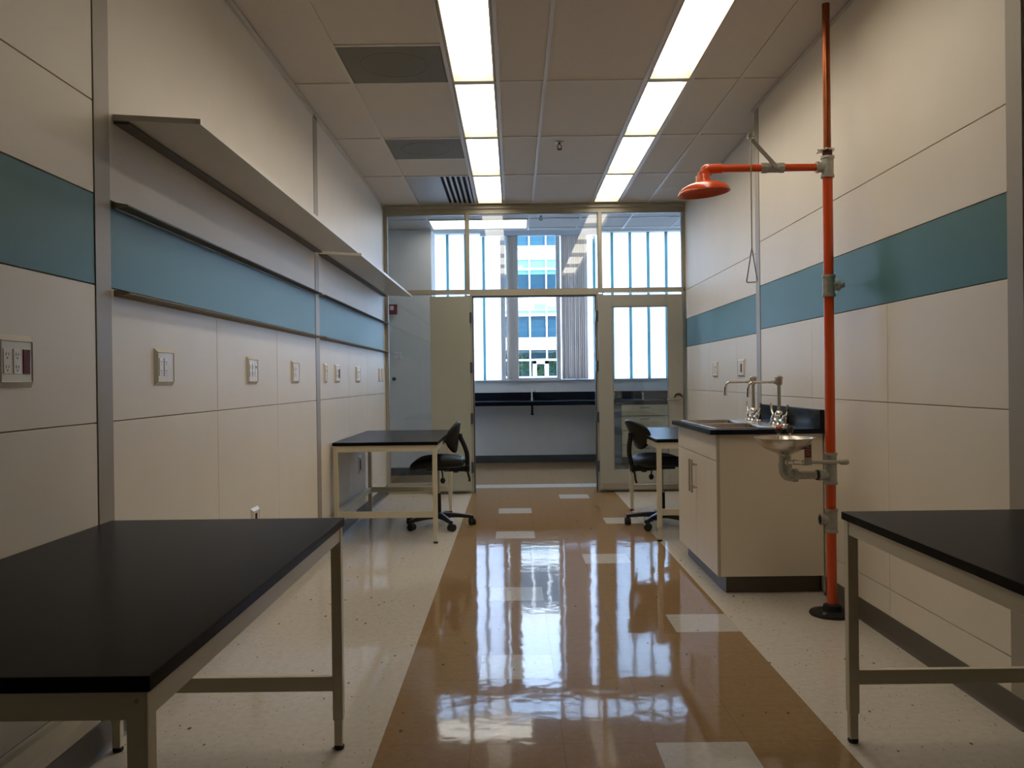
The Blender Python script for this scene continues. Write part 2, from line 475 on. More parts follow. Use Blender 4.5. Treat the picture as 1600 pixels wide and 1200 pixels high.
def sprinkler(loc, label):
    t = thing('sprinkler_head', label, 'sprinkler', loc)
    MB().lathe([(.002, 0), (.038, 0), (.036, -.006), (.016, -.010), (.002, -.010)], n=24).done('escutcheon', 'galvanised', t)
    b = MB(); b.cyl((0, 0, -.008), (0, 0, -.022), .009)
    for s in (-1, 1): b.tube([(s*.006, 0, -.02), (s*.018, 0, -.035), (s*.013, 0, -.052), (0, 0, -.06)], .003, 8, .01)
    b.done('frame', 'slot_dark', t)
    MB().lathe([(.001, -.060), (.021, -.060), (.021, -.063), (.001, -.063)], n=20).done('deflector', 'slot_dark', t)
sprinkler((.382, 6.72, CE+.006), 'small black sprinkler head on a lab ceiling tile')
sprinkler((.34, 10.0, CE2), 'small black sprinkler head seen through the top glass')

# ------------------------------------------------------------------ glazed partition with double door
Y0, Y1 = YP, YP+.10
fr = MB()
FP = ['frame_paint']
fr.box(XL, XR2, Y0, Y1, 2.985, 3.3, .002)
fr.box(XL, XR2, Y0-.035, Y0, 3.035, CE, .002)
fr.box(XL, -.46, Y0, Y1, 2.132, 2.172, .002); fr.box(-.46, .915, Y0, Y1, 2.108, 2.172, .002); fr.box(.915, XR2, Y0, Y1, 2.132, 2.172, .002)
for x0, x1 in ((-.499, -.467), (.920, .953)): fr.box(x0, x1, Y0, Y1, 2.17, 2.986, .002)
for x0, x1 in ((XL, -1.344), (1.818, XR2)): fr.box(x0, x1, Y0, Y1, 0, 2.986, .002)
for x0, x1 in ((-.504, -.436), (.888, .961)): fr.box(x0, x1, Y0, Y1, 0, 2.116, .002)
for x0, x1 in ((-1.345, -.50), (.96, 1.82)): fr.box(x0, x1, Y0, Y1, 0, .103, .002)
wend = struct(fr.done('wall_end', 'frame_paint'))
bd = MB()   # glazing beads
def bead(x0, x1, z0, z1):
    w_ = .007
    for a in ((x0, x0+w_, z0, z1), (x1-w_, x1, z0, z1), (x0, x1, z0, z0+w_), (x0, x1, z1-w_, z1)):
        bd.box(a[0], a[1], Y0+.012, Y0+.07, a[2], a[3])
wins = [(-1.344, -.499, 2.172, 2.985), (-.467, .920, 2.172, 2.985), (.953, 1.818, 2.172, 2.985), (-1.344, -.504, .103, 2.14), (.961, 1.818, .103, 2.14)]
for k, (a, b, c, d) in enumerate(wins):
    bead(a, b, c, d)
    struct(MB().box(a, b, Y0+.045, Y0+.053, c, d).done('window_%d' % (k+1), 'pane', smooth=False))
struct(bd.done('trim_8', 'aluminium'))
# dark gasket lining the door opening
m = MB()
m.box(-.436, -.424, Y0+.01, Y1, 0, 2.108); m.box(.876, .888, Y0+.01, Y1, 0, 2.108); m.box(-.436, .888, Y0+.01, Y1, 2.093, 2.108)
struct(m.done('trim_9', 'dark_base'))
# wall above and beside the partition on the far side
m = MB(); m.box(FX0-.15, XL-.16, YP+.0, Y1, 0, 3.4); m.box(XR2+.16, FX1+.15, YP, Y1, 0, 3.4); m.box(FX0-.15, FX1+.15, YP+.02, Y1, 3.3, 3.9)
struct(m.done('wall_beyond', 'plaster'))

LY0, LY1 = 9.025, 9.07
def hinges(p, x, s):
    for z in (1.872, 1.342, .80, .28):
        h = MB(); h.cyl((x, LY0+.002, z-.058), (x, LY0+.002, z+.058), .008, n=12); h.box(x-.016, x+.016, LY1-.03, LY1+.02, z-.055, z+.055)
        h.done('hinge', 'dark_base', p)
d1 = struct(MB().box(-.880, -.462, LY0, LY1, .035, 2.100, .002).done('door_1', 'door_paint'))
hinges(d1, -.453, 1)
d2m = MB()
xa, xb, ga, gb, gz0, gz1 = .902, 1.793, 1.048, 1.645, .226, 1.972
d2m.box(xa, ga, LY0, LY1, .03, 2.095, .002); d2m.box(gb, xb, LY0, LY1, .03, 2.095, .002)
d2m.box(ga, gb, LY0, LY1, .03, gz0, .0); d2m.box(ga, gb, LY0, LY1, gz1, 2.095, .0)
d2 = struct(d2m.done('door_2', 'door_paint_grey'))
MB().box(ga, gb, LY0+.02, LY0+.027, gz0, gz1).done('door_glass', 'pane', d2, smooth=False)
e = MB()
for a in ((ga, ga+.01, gz0, gz1), (gb-.01, gb, gz0, gz1), (ga, gb, gz0, gz0+.01), (ga, gb, gz1-.01, gz1)): e.box(a[0], a[1], LY0+.006, LY1-.006, a[2], a[3])
e.done('glazing_bead', 'aluminium', d2)
B('bottom_seal', 'aluminium', d2, xa+.02, xb-.01, LY0-.006, LY0, .04, .10, .001)
hinges(d2, .893, -1)
hd = MB(); hd.cyl((1.742, LY0, .972), (1.742, LY0-.012, .972), .046, n=32)
hd.tube([(1.742, LY0-.01, .978), (1.742, LY0-.05, .978), (1.612, LY0-.055, .980)], .0095, 14, .02)
hd.done('door_lever', 'brushed_steel', d2)
MB().cyl((1.742, LY0, 1.0), (1.742, LY0-.007, 1.0), .046, n=32).done('lock_cover', 'slot_dark', d2)

# ------------------------------------------------------------------ room beyond the partition
m = MB(); m.box(FX0-.15, FX0, Y1, 12.65, 0, 4.3); struct(m.done('wall_far_left', 'plaster'))
m = MB(); m.box(FX1, FX1+.15, Y1, 12.65, 0, 4.3); struct(m.done('wall_far_right', 'plaster'))
m = MB(); m.box(FX0, FX1, YF, YF+.2, 0, 1.185); m.box(FX0, FX1, YF, YF+.2, 3.357, 3.49); m.box(FX0, FX1, YF, YF+.2, 3.96, 4.3); struct(m.done('wall_window', 'plaster'))
struct(MB().box(FX0, FX1, YF-.03, YF+.2, 1.185, 1.207, .002).done('trim_10', 'sill'))
m = MB(); m.box(FX0, -1.04, 10.92, 11.46, 0, CE2+.02); struct(m.done('wall_pier', 'grey_plaster'))
m = MB(); m.box(FX0, FX1, Y1, 11.0, CE2, 3.4); m.box(FX0, FX1, 10.95, 11.0, 3.4, 4.2); m.box(FX0, FX1, 11.0, 12.65, 4.0, 4.2)
struct(m.done('ceiling_beyond', 'ceiling_tile'))
g = MB()
for x in (-1.61, -1.02, .205, .82, 1.42, 2.03, 2.64): g.box(x-.012, x+.012, Y1, 11.0, CE2-.006, CE2)
for y in (9.62, 10.215, 10.83):
    g.box(FX0, -1.035 if y > 10 else FX1, y-.012, y+.012, CE2-.0065, CE2)
    if y > 10: g.box(-1.0, FX1, y-.012, y+.012, CE2-.0065, CE2)
struct(g.done('trim_11', 'ceiling_grid', smooth=False))
m = MB()
m.box(-1.04, 1.393, YF-.012, YF, 0, .105); m.box(FX0, -1.04+.012, 10.908, 10.92, 0, .098); m.box(-1.04, -1.028, 10.92, 11.46, 0, .098)
struct(m.done('baseboard_beyond', 'dark_base'))
t = thing('ceiling_light', 'lit wide ceiling panel seen through the top glass of the partition', 'ceiling light', (-.4075, 10.522, CE2))
a = MB()
for q in ((-.60, -.585, -.295, .295), (.585, .60, -.295, .295), (-.585, .585, -.295, -.28), (-.585, .585, .28, .295)): a.box(q[0], q[1], q[2], q[3], -.012, 0)
a.done('frame', 'ceiling_grid', t)
MB().box(-.585, .585, -.28, .28, -.008, 0).done('lens', 'far_lamp_lens', t)

# window wall: channel glass, clear light in the middle
wz0, wz1 = 1.207, 3.357
cg = MB(); cr = MB(); UZ0, UZ1 = 3.49, 3.96
xs = []
x = -.16
while x > FX0: xs.append(x); x -= .2655
xs.append(FX0)
for a, b in zip(xs[:-1], xs[1:]):
    for p, q in ((wz0, wz1), (UZ0, UZ1)):
        cg.box(min(a, b)+.019, max(a, b)-.019, YF+.10, YF+.107, p, q); cr.box(a-.019, a+.019, YF+.07, YF+.107, p, q)
xs = [.669]; x = .669
while x < FX1: x += .2655; xs.append(min(x, FX1))
for k, (a, b) in enumerate(zip(xs[:-1], xs[1:])):
    for p, q in ((wz0, wz1), (UZ0, UZ1)):
        cg.box(a+.019, b-.019, YF+.10, YF+.107, p, q)
        if k: cr.box(a-.019, a+.019, YF+.07, YF+.107, p, q)
wf = MB()
for a, b in ((-.178, -.113), (.636, .694)): wf.box(a, b, YF+.03, YF+.15, wz0, wz1, .002); wf.box(a, b, YF+.03, YF+.15, UZ0, UZ1, .002)
wf.box(-.113, .636, YF+.05, YF+.13, wz0, wz0+.03); wf.box(-.113, .636, YF+.05, YF+.13, wz1-.03, wz1)
w6 = struct(wf.done('window_6', 'win_frame'))
struct(cg.done('frosted_glass', 'channel_glass', w6, smooth=False)); struct(cr.done('glass_rib', 'channel_rib', w6, smooth=False))
struct(MB().box(-.113, .636, YF+.09, YF+.098, wz0+.03, wz1-.03).box(-.113, .636, YF+.09, YF+.098, UZ0, UZ1).done('clear_pane', 'window_pane', w6, smooth=False))

t = thing('vertical_blind', 'mauve grey vertical blind drawn open across the middle window', 'blind', (0, 12.33, 1.215))
B('headrail', 'sill', t, -.464, 1.27, -.04, .04, 2.075, 2.145, .004)
for x in (-.40, .40, 1.20): B('bracket', 'sill', t, x-.02, x+.02, .03, .121, 2.12, 2.17)
def slat(xc, ang, wdt):
    s = MB(); c_, s_ = math.cos(ang), math.sin(ang); P = []
    for k in range(7):
        u = (k/6-.5)*wdt; bow = .006*(1-(2*k/6-1)**2)
        P.append((xc+u*c_-bow*s_, u*s_+bow*c_))
    Q = [(p[0]-s_*.0012, p[1]+c_*.0012) for p in reversed(P)]
    s.prism(P+Q, 2, -.005, 2.075); s.done('slat', 'blind', t)
for k in range(6): slat(-.078+k*.028, 1.15, .085)
for k in range(13): slat(.722+k*.0288, 1.12+random.uniform(-.16, .16), .085)

# far counter, cabinets and fittings
t = thing('worktop', 'long black worktop with upstand under the far windows', 'worktop', (0, 11.85, .845))
MB().box(-1.04, FX1, 0, .575, .032, .062, .002).box(-1.04, FX1, .012, .04, 0, .032).done('slab', 'counter_black', t)
B('upstand', 'counter_black', t, -1.04, FX1, .551, .574, .062, .18, .002)
def drawer_unit(x0, x1, label):
    t = thing('drawer_cabinet', label, 'cabinet', (x0, 11.88, 0)); W = x1-x0
    B('body', 'cab_grey', t, 0, W, .02, .56, .10, .842); B('toe_kick', 'dark_base', t, .0, W, .07, .5, 0, .10)
    for z0, z1 in ((.688, .838), (.483, .678), (.283, .473), (.112, .273)):
        d = B('drawer', 'maple', t, .004, W-.004, 0, .02, z0, z1, .002)
        MB().tube([(W/2-.06, 0, z1-.04), (W/2-.06, -.022, z1-.04), (W/2+.06, -.022, z1-.04), (W/2+.06, 0, z1-.04)], .005, 8, .008).done('pull', 'slot_dark', d)
drawer_unit(1.495, 2.145, 'maple drawer cabinet seen through the glass door')
drawer_unit(2.149, 2.90, 'maple drawer cabinet under the far worktop, behind the door stile')
tag(B('cabinet_filler', 'cab_grey', None, 1.395, 1.494, 11.89, 12.43, 0, .843), 'dark grey filler panel closing the end of the far drawers', 'panel')
t = thing('faucet', 'small chrome faucet on the far black worktop', 'faucet', (.256, 12.25, .907))
a = MB(); a.cyl((0, 0, 0), (0, 0, .03), .022); a.cyl((0, 0, .03), (0, 0, .14), .013); a.done('body', 'chrome', t)
MB().tube([(0, 0, .12), (.05, -.01, .135), (.06, -.05, .135)], .007, 10, .02).done('spout', 'chrome', t)
MB().tube([(0, 0, .13), (.0, .0, .155), (.045, 0, .16)], .006, 10, .01).done('handle', 'chrome', t)
tag(MB().tube([(0, 0, .062), (0, 0, -.055)], .016, 14).cyl((0, 0, -.055), (0, 0, -.075), .022).done('drain_pipe', 'black_plastic', None, loc=(.253, 11.99, .784)), 'short black drain stub under the far worktop', 'pipe')
for x, lb in ((1.44, 'small dark gas tap at the far upstand, beside the door hinge stile'), (1.86, 'small dark gas tap at the far upstand, nearer the door lever')):
    t = thing('gas_tap', lb, 'tap', (x, 12.30, .907))
    MB().cyl((0, 0, 0), (0, 0, .09), .014).cyl((0, 0, .09), (0, 0, .10), .02).done('post', 'galvanised', t)
    MB().tube([(0, 0, .07), (0, -.05, .07), (0, -.07, .06)], .008, 10, .01).done('nozzle', 'galvanised', t)
    MB().box(-.006, .006, -.03, .01, .10, .112, .002).done('handle', 'black_plastic', t)
t = thing('fire_alarm', 'dark red fire alarm box with white face on the grey wall beyond', 'alarm', (-1.547, 10.92, 2.128))
B('backbox', 'alarm_red', t, -.063, .063, -.035, 0, -.064, .064, .003); B('strobe_face', 'alarm_white', t, -.026, .022, -.043, -.035, -.01, .044, .004)
t = thing('thermostat', 'white thermostat box on the grey wall beyond', 'thermostat', (-1.487, 10.92, 1.535))
B('housing', 'alarm_white', t, -.045, .045, -.022, 0, -.04, .04, .004); B('button', 'tag_red', t, .022, .034, -.025, -.022, -.03, -.018, .001)
tag(MB().lathe([(.001, 0), (.024, 0), (.024, -.02), (.016, -.03), (.001, -.03)], M=Matrix.Rotation(-PI/2, 4, 'X'), n=20).done('wall_fitting', 'slot_dark', None, loc=(-1.535, 10.92, 1.239)), 'small round black fitting on the grey wall beyond, under the thermostat', 'fitting')

# ------------------------------------------------------------------ building opposite, trees, ground
gr = MB().box(-60, 60, 12.8, 120, -.2, 0); struct(gr.done('ground', 'paving'))
t = thing('office_building', 'white and blue glass office building seen through the middle window', 'building', (0, 40, 0))
B('structure', 'bldg_white', t, -22, 22, .3, 8, 2.62, 10.6); B('lobby_wall', 'bldg_cyan', t, -22, 22, 6, 8, 0, 2.62)
B('lobby_glass', 'window_pane', t, -22, 22, .12, .14, 0, 2.62)
for z0, z1, mt in ((3.13, 4.25, 'bldg_glass_dark'), (5.18, 6.17, 'bldg_glass_dark'), (7.50, 9.6, 'bldg_glass')):
    B('glazing', mt, t, -22, 22, .1, .3, z0, z1)
for z0, z1 in ((4.25, 4.46), (6.17, 6.86)): B('spandrel_glass', 'bldg_cyan', t, -22, 22, .08, .3, z0, z1)
for z0, z1 in ((2.62, 3.13), (4.46, 5.18), (6.86, 7.44), (9.6, 10.6)): B('spandrel', 'bldg_white', t, -22, 22, 0, .3, z0, z1)
B('louvre', 'bldg_cyan', t, 1.0, 9, -.05, 0, 4.5, 4.78)
mg = MB()
for k in range(-27, 28): mg.box(k*.785-.032, k*.785+.032, -.08, .12, 0, 10.6)
for z in (2.14, 3.15, 4.24, 6.40, 7.45): mg.box(-22, 22, -.085, .12, z-.04, z+.04)
mg.done('mullion_grid', 'bldg_white', t)
dm = MB()
for a, b, c, d in ((.90, 1.08, 0, 2.1), (1.45, 1.63, 0, 2.1), (.90, 1.63, 1.95, 2.12), (1.08, 1.45, 0, .3)): dm.box(a, b, -.16, -.08, c, d)
dm.done('entrance_door', 'bldg_white', t)
tag(B('planter_wall', 'bldg_white', None, -20, 20, 37.6, 38.0, 0, 1.36), 'low white wall in front of the glass building', 'wall')
def tree(x, y, h, r, label):
    t = thing('tree', label, 'tree', (x, y, 0), 0, 'trees outside the middle window')
    MB().cyl((0, 0, 0), (0, 0, h*.6), .07, .04, 8).done('trunk', 'bark', t)
    c = MB()
    for k in range(420):
        th = random.uniform(0, 2*PI); u = random.uniform(-1, 1); q = random.random()**.4*r
        p = Vector((math.cos(th)*math.sqrt(1-u*u)*q, math.sin(th)*math.sqrt(1-u*u)*q, h - r*.9 + u*q*.9))
        a = Vector((random.gauss(0, 1), random.gauss(0, 1), random.gauss(0, 1))).normalized(); b = a.orthogonal().normalized(); s = random.uniform(.06, .13)
        vs = [c.bm.verts.new(p+v) for v in (a*s, b*s*.5, -a*s, -b*s*.5)]; c.bm.faces.new(vs)
    c.done('foliage', 'leaf', t, smooth=False)
for a in ((.25, 42.2, 2.55, .62, 'leafy green tree left of the white entrance door outside'), (1.25, 42.8, 2.0, .48, 'small leafy tree behind the white entrance door outside'),
          (2.2, 42.3, 2.55, .62, 'leafy green tree right of the white entrance door outside'), (-1.2, 42.3, 2.5, .66, 'leafy green tree outside behind the left blind stack')): tree(*a)

# ------------------------------------------------------------------ lab tables
def table(x0, x1, y0, y1, wall, label):
    """wall: -1 / +1 = side whose long stretcher runs along the wall"""
    W, D = x1-x0, y1-y0; H = .756
    t = thing('lab_table', label, 'table', (x0, y0, 0))
    B('tabletop', 'epoxy_black', t, 0, W, 0, D, H-.0255, H, .0025)
    i, L = .006, .034; zt = H-.0255
    px = (i, W-i-L); py = (i, D-i-L)
    for xx in px:
        for yy in py:
            lg = MB().box(xx, xx+L, yy, yy+L, .098, zt, .003)
            lg.done('leg', 'table_paint', t)
            lg = t.children[-1] if False else [c for c in t.children if c.name.startswith('leg')][-1]
            lo = MB().box(xx+.0035, xx+L-.0035, yy+.0035, yy+L-.0035, .014, .10, .002)
            lo.done('lower_leg', 'table_paint', lg)
            MB().lathe([(.001, 0), (.015, 0), (.017, .004), (.017, .012), (.010, .0145), (.001, .0145)], (xx+L/2, yy+L/2, 0), n=18).done('foot', 'rubber', lg)
            hs = MB()
            sx_ = xx+L if xx < W/2 else xx
            for z in (.125, .15, .175): hs.cyl((sx_-.0006, yy+L/2, z), (sx_+.0006, yy+L/2, z), .0042, n=10)
            hs.done('adjusting_holes', 'slot_dark', lg)
    a = L+i
    z0, z1 = zt-.046, zt
    for yy in py: B('apron', 'table_paint', t, a, W-a, yy+.003, yy+L-.006, z0, z1, .001)
    for xx in px: B('apron', 'table_paint', t, xx+.003, xx+L-.003, a, D-a, z0, z1, .001)
    for yy in py: B('stretcher', 'table_paint', t, a, W-a, yy+.006, yy+L-.006, .192, .240, .002)
    xx = px[0] if wall < 0 else px[1]
    B('stretcher', 'table_paint', t, xx+.006, xx+L-.006, a, D-a, .192, .240, .002)
    bl = MB()
    for xx in px: bl.cyl((xx+L/2, i-.0015, zt-.015), (xx+L/2, i+.001, zt-.015), .004, n=10)
    bl.done('bolt', 'galvanised', t)
    return t
table(-1.340, -.566, 1.305, 2.815, -1, 'black topped lab table standing nearest on the left')
table(1.078, 1.838, 1.29, 2.82, 1, 'black topped lab table standing nearest on the right, past the orange pipe')
table(-1.352, -.572, 6.295, 7.82, -1, 'black topped lab table near the open solid door')
table(1.042, 1.818, 6.265, 7.80, 1, 'black topped lab table behind the white sink cabinet')

# ------------------------------------------------------------------ chairs
def chair(loc, rz, arm0, label, recline=0.0):
    """faces local -X"""
    t = thing('lab_chair', label, 'chair', loc, rz)
    cr_, sr_ = math.cos(recline), math.sin(recline)
    def rc(p):      # the back assembly pivots on the seat mechanism
        dx, dz = p[0]-.235, p[2]-.48
        return Vector((.235+dx*cr_+dz*sr_, p[1], .48-dx*sr_+dz*cr_))
    def sf(a, b, c):
        x, y = a, b
        z = .524 + c + .007*math.cos((x-.03)*13)
        z += -.030*max(0, (-x-.12)/.11)**2 + .014*max(0, (x-.03)/.19)**1.5
        z += .022*(y/.2)**2*(1 if c > 0 else .3)
        return Vector((x, y, z))
    MB().pad(.455, .43, .074, sf, 48, 3.3, 5, sx=.55).done('seat', 'seat_black', t, ang=60)
    def bf(a, b, c):   # a across (y), b up (z), c thickness (x)
        x = .158 + c + .13*b - .062*(abs(a)/.18)**2*(1-.55*(b/.131)**2)
        wsc = 1 - .22*max(0, -b/.131)**1.5
        return rc((x, a*wsc, .740 + b))
    MB().pad(.37, .262, .044, bf, 44, 2.4, 5, sx=.6).done('backrest', 'seat_black', t, ang=60)
    MB().box(-.09, .10, -.08, .08, .468, .500, .008).box(.05, .25, -.03, .03, .455, .497, .006).done('seat_mechanism', 'black_plastic', t)
    MB().tube([rc(p) for p in ((.243, 0, .45), (.246, 0, .50), (.246, 0, .60), (.225, 0, .665), (.192, 0, .735), (.186, 0, .765))], .019, 12, .03).done('back_bar', 'black_plastic', t)
    MB().box(.225, .265, -.03, .03, .452, .505, .006).done('clamp', 'black_plastic', t)
    MB().tube([rc(p) for p in ((.245, .01, .47), (.250, .02, .43), (.262, .035, .385), (.258, .035, .365))], .009, 10, .02).done('back_lever', 'black_plastic', t)
    MB().tube([(.03, -.05, .48), (.045, -.10, .46), (.05, -.105, .405)], .006, 10, .02).lathe([(.001, -.035), (.014, -.03), (.022, -.012), (.018, .006), (.006, .014), (.001, .015)], (.05, -.105, .40), n=18).done('height_lever', 'black_plastic', t)
    MB().cyl((.15, 0, .462), (.15, 0, .445), .022).done('tension_knob', 'black_plastic', t)
    MB().cyl((0, 0, .27), (0, 0, .48), .013).done('piston', 'galvanised', t)
    MB().cyl((0, 0, .075), (0, 0, .275), .026, .025).done('gas_column', 'black_plastic', t)
    hub = MB(); hub.lathe([(.03, .065), (.042, .068), (.045, .085), (.042, .11), (.03, .118)], n=24)
    hub.done('base_hub', 'base_navy', t)
    for k in range(5):
        an = arm0 + k*2*PI/5; c_, s_ = math.cos(an), math.sin(an)
        am = MB(); rg = []
        for q in range(7):
            u = q/6; R = .035+u*.255; hw = .029-.011*u; zt = .118-.022*u*u-.010*u; zb = zt-.050+.022*u
            R_ = []
            for k2 in range(12):
                th = 2*PI*k2/12; cc, ss = math.cos(th), math.sin(th)
                R_.append((R, hw*math.copysign(abs(cc)**.6, cc), (zt+zb)/2+(zt-zb)/2*math.copysign(abs(ss)**.6, ss)))
            rg.append([Vector((c_*p[0]-s_*p[1], s_*p[0]+c_*p[1], p[2])) for p in R_])
        am.rings(rg); ar = am.done('base_arm', 'base_navy', t)
        x, y = c_*.285, s_*.285
        ca = MB(); ca.cyl((x, y, .05), (x, y, .082), .008, n=10)
        va = an+1.9; vc, vs = math.cos(va), math.sin(va); nx, ny = -vs, vc
        wx, wy = x+vc*.012, y+vs*.012
        ca.cyl((wx-nx*.006, wy-ny*.006, .030), (wx+nx*.006, wy+ny*.006, .030), .023, n=18)
        ca.prism([(0, 0)], 2, 0, 0) if False else None
        ca.lathe([(.004, .052), (.02, .05), (.024, .042), (.02, .036), (.004, .034)], (wx, wy, 0), n=14)
        cs = ca.done('caster', 'black_plastic', ar)
        for sgn in (-1, 1):
            MB().cyl((wx+nx*.007*sgn, wy+ny*.007*sgn, .030), (wx+nx*.023*sgn, wy+ny*.023*sgn, .030), .0298, n=22).done('wheel', 'rubber', ar)
    return t
chair((-.640, 7.05, 0), 0, .12, 'black lab chair tucked under the table by the open solid door')
chair((1.197, 6.95, 0), PI+.20, math.radians(163)-PI-.20, 'black lab chair at the table behind the sink cabinet', .27)

# ------------------------------------------------------------------ sink cabinet, worktop, sinks, faucets
CX0, CX1, CY0, CY1 = 1.080, 1.712, 4.70, 5.84
t = thing('sink_cabinet', 'white two door sink cabinet beside the orange pipe', 'cabinet', (1.119, 4.722, 0))
W, D = 1.708-1.119, 1.10
m = MB(); m.box(.018, W, 0, .018, .098, .886); m.box(.018, W, D-.018, D, .098, .886); m.box(.018, W, .018, D-.018, .098, .116); m.box(W-.012, W, .018, D-.018, .116, .886)
m.done('carcass', 'cabinet_white', t)
B('edge_strip', 'cabinet_edge', t, .0005, .018, -.0005, .012, .098, .886)
B('toe_kick', 'base_vinyl', t, .055, W-.01, .04, D-.02, 0, .098)
B('drawer_front', 'cabinet_white', t, 0, .018, .013, D-.002, .742, .884, .0015)
for y0, y1, hy in ((.013, D/2-.0015, D/2-.035), (D/2+.0015, D-.002, D/2+.035)):
    d = B('door', 'cabinet_white', t, 0, .018, y0, y1, .10, .738, .0015)
    h = MB(); h.cyl((-.032, hy, .50), (-.032, hy, .70), .006, n=14)
    for z in (.53, .67): h.cyl((-.032, hy, z), (0, hy, z), .0045, n=10)
    h.done('handle', 'brushed_steel', d)
t = thing('sink_worktop', 'black worktop with upstand holding two steel sinks', 'worktop', (0, 0, .888))
s1, s2 = (4.815, 5.255), (5.335, 5.775); bx0, bx1 = 1.150, 1.455
m = MB()
m.box(CX0, bx0, CY0, CY1, 0, .027); m.box(bx1, CX1, CY0, CY1, 0, .027)
m.box(bx0, bx1, CY0, s1[0], 0, .027); m.box(bx0, bx1, s1[1], s2[0], 0, .027); m.box(bx0, bx1, s2[1], CY1, 0, .027)
bmesh.ops.remove_doubles(m.bm, verts=m.bm.verts[:], dist=1e-5)
m.done('slab', 'counter_black', t)
B('upstand', 'counter_black', t, 1.686, CX1, CY0, CY1, .0272, .131, .002)
for (a, b), lb in ((s1, 'steel sink in the black worktop, the nearer of the two'), (s2, 'steel sink in the black worktop, the farther of the two')):
    t = thing('sink', lb, 'sink', (bx0, a, .9155)); LX, LY = bx1-bx0, b-a
    r = MB()
    z1 = .003
    r.box(-.018, .006, -.018, LY+.018, 0, z1, .001); r.box(LX-.006, LX+.125, -.018, LY+.018, 0, z1, .001)
    r.box(.006, LX-.006, -.018, .006, 0, z1, .001); r.box(.006, LX-.006, LY-.006, LY+.018, 0, z1, .001)
    r.done('rim', 'stainless', t)
    k = MB(); d_ = -.19
    def loop(ins, z, rad=.03):
        P = []
        for cx_, cy_, a0 in ((LX-ins-rad, LY-ins-rad, 0), (ins+rad, LY-ins-rad, PI/2), (ins+rad, ins+rad, PI), (LX-ins-rad, ins+rad, 1.5*PI)):
            for q in range(6): P.append(Vector((cx_+rad*math.cos(a0+q*PI/10), cy_+rad*math.sin(a0+q*PI/10), z)))
        return P
    k.rings([loop(.004, .001), loop(.006, -.01), loop(.012, d_+.03), loop(.03, d_, .04), loop(.05, d_-.002, .04)], caps=False)
    k.bm.faces.new([v for v in k.bm.verts[-24:]])
    k.done('bowl', 'stainless', t)
    MB().lathe([(.001, d_+.001), (.035, d_+.001), (.04, d_), (.001, d_-.001)], (LX/2, LY/2, 0), n=24).done('drain', 'chrome', t)
def faucet(loc, label):
    t = thing('lab_faucet', label, 'faucet', loc)
    MB().lathe([(.001, 0), (.03, 0), (.03, .006), (.021, .014), (.018, .055), (.024, .062), (.022, .075), (.014, .085), (.001, .085)], n=24).tube([(0, -.1, .03), (0, .1, .03)], .012, 12).done('body', 'chrome', t)
    MB().cyl((0, 0, .08), (0, 0, .25), .0105).done('riser', 'brushed_steel', t)
    MB().lathe([(.001, .236), (.014, .236), (.02, .245), (.021, .272), (.024, .276), (.023, .286), (.016, .292), (.001, .293)], n=24).cyl((-.034, 0, .255), (-.018, 0, .255), .011).done('vacuum_breaker', 'brushed_steel', t)
    MB().tube([(-.03, 0, .255), (-.172, 0, .255), (-.182, 0, .215)], .0075, 14, .045).cyl((-.1825, 0, .222), (-.185, 0, .168), .0095, .0125).done('spout', 'chrome', t)
    for s in (-1, 1):
        v = MB().lathe([(.001, 0), (.026, 0), (.027, .006), (.020, .014), (.021, .036), (.016, .048), (.012, .062), (.001, .063)], (0, s*.1, 0), n=22).done('valve', 'chrome', t)
        P = [(0, s*.1, .058), (0, s*.125, .062), (0, s*.148, .082), (0, s*.158, .125)]
        MB().tube(P, .007, 10, .02, rads=None).done('blade_handle', 'chrome', v)
    return t
faucet((1.566, 5.035, .9185), 'chrome gooseneck lab faucet at the nearer sink')
faucet((1.566, 5.575, .9185), 'chrome gooseneck lab faucet at the farther sink')

# ------------------------------------------------------------------ emergency shower and eyewash
PX, PY = 1.594, 4.30
t = thing('emergency_shower', 'orange emergency shower and eyewash on a floor standing pipe', 'shower', (PX, PY, 0))
RP = .0245
def part(m, name, mt, parent=None): return m.done(name, mt, parent or t)
b = MB(); b.lathe([(.001, 0), (.108, 0), (.112, .006), (.108, .014), (.05, .024), (.042, .05), (.03, .056), (.001, .056)], n=36)
bf_ = part(b, 'base_flange', 'black_plastic')
bb = MB()
for k in range(4):
    an = PI/4+k*PI/2; bb.cyl((.085*math.cos(an), .085*math.sin(an), .012), (.085*math.cos(an), .085*math.sin(an), .026), .009, n=6)
part(bb, 'bolts', 'galvanised', bf_)
for z0, z1 in ((.045, .43), (.52, .67), (.805, 1.615), (1.70, 2.225)):
    part(MB().cyl((0, 0, z0), (0, 0, z1), RP, n=28), 'pipe', 'orange_paint')
def tee(z0, z1, zc, dx, dy=0, r=.033, ro=.026):
    m = MB(); m.lathe([(r-.004, z0), (r, z0), (r+.001, z0+.012), (r-.003, z0+.014), (r-.003, z1-.014), (r+.001, z1-.012), (r, z1), (r-.004, z1)], n=28)
    m.cyl((0, 0, zc), (dx*.8, dy*.8, zc), ro, n=24); m.cyl((dx*.78, dy*.78, zc), (dx, dy, zc), ro+.003, n=24)
    return m
part(tee(2.205, 2.312, 2.258, -.058), 'tee', 'galvanised')
mt_ = part(tee(1.605, 1.715, 1.662, .052), 'tee', 'galvanised')
part(MB().cyl((.05, 0, 1.662), (.064, 0, 1.662), .018).box(.062, .078, -.011, .011, 1.651, 1.673, .001), 'plug', 'galvanised', mt_)
part(tee(.658, .818, .706, -.062), 'tee', 'galvanised')
lt_ = part(tee(.415, .535, .480, -.056), 'tee', 'galvanised')
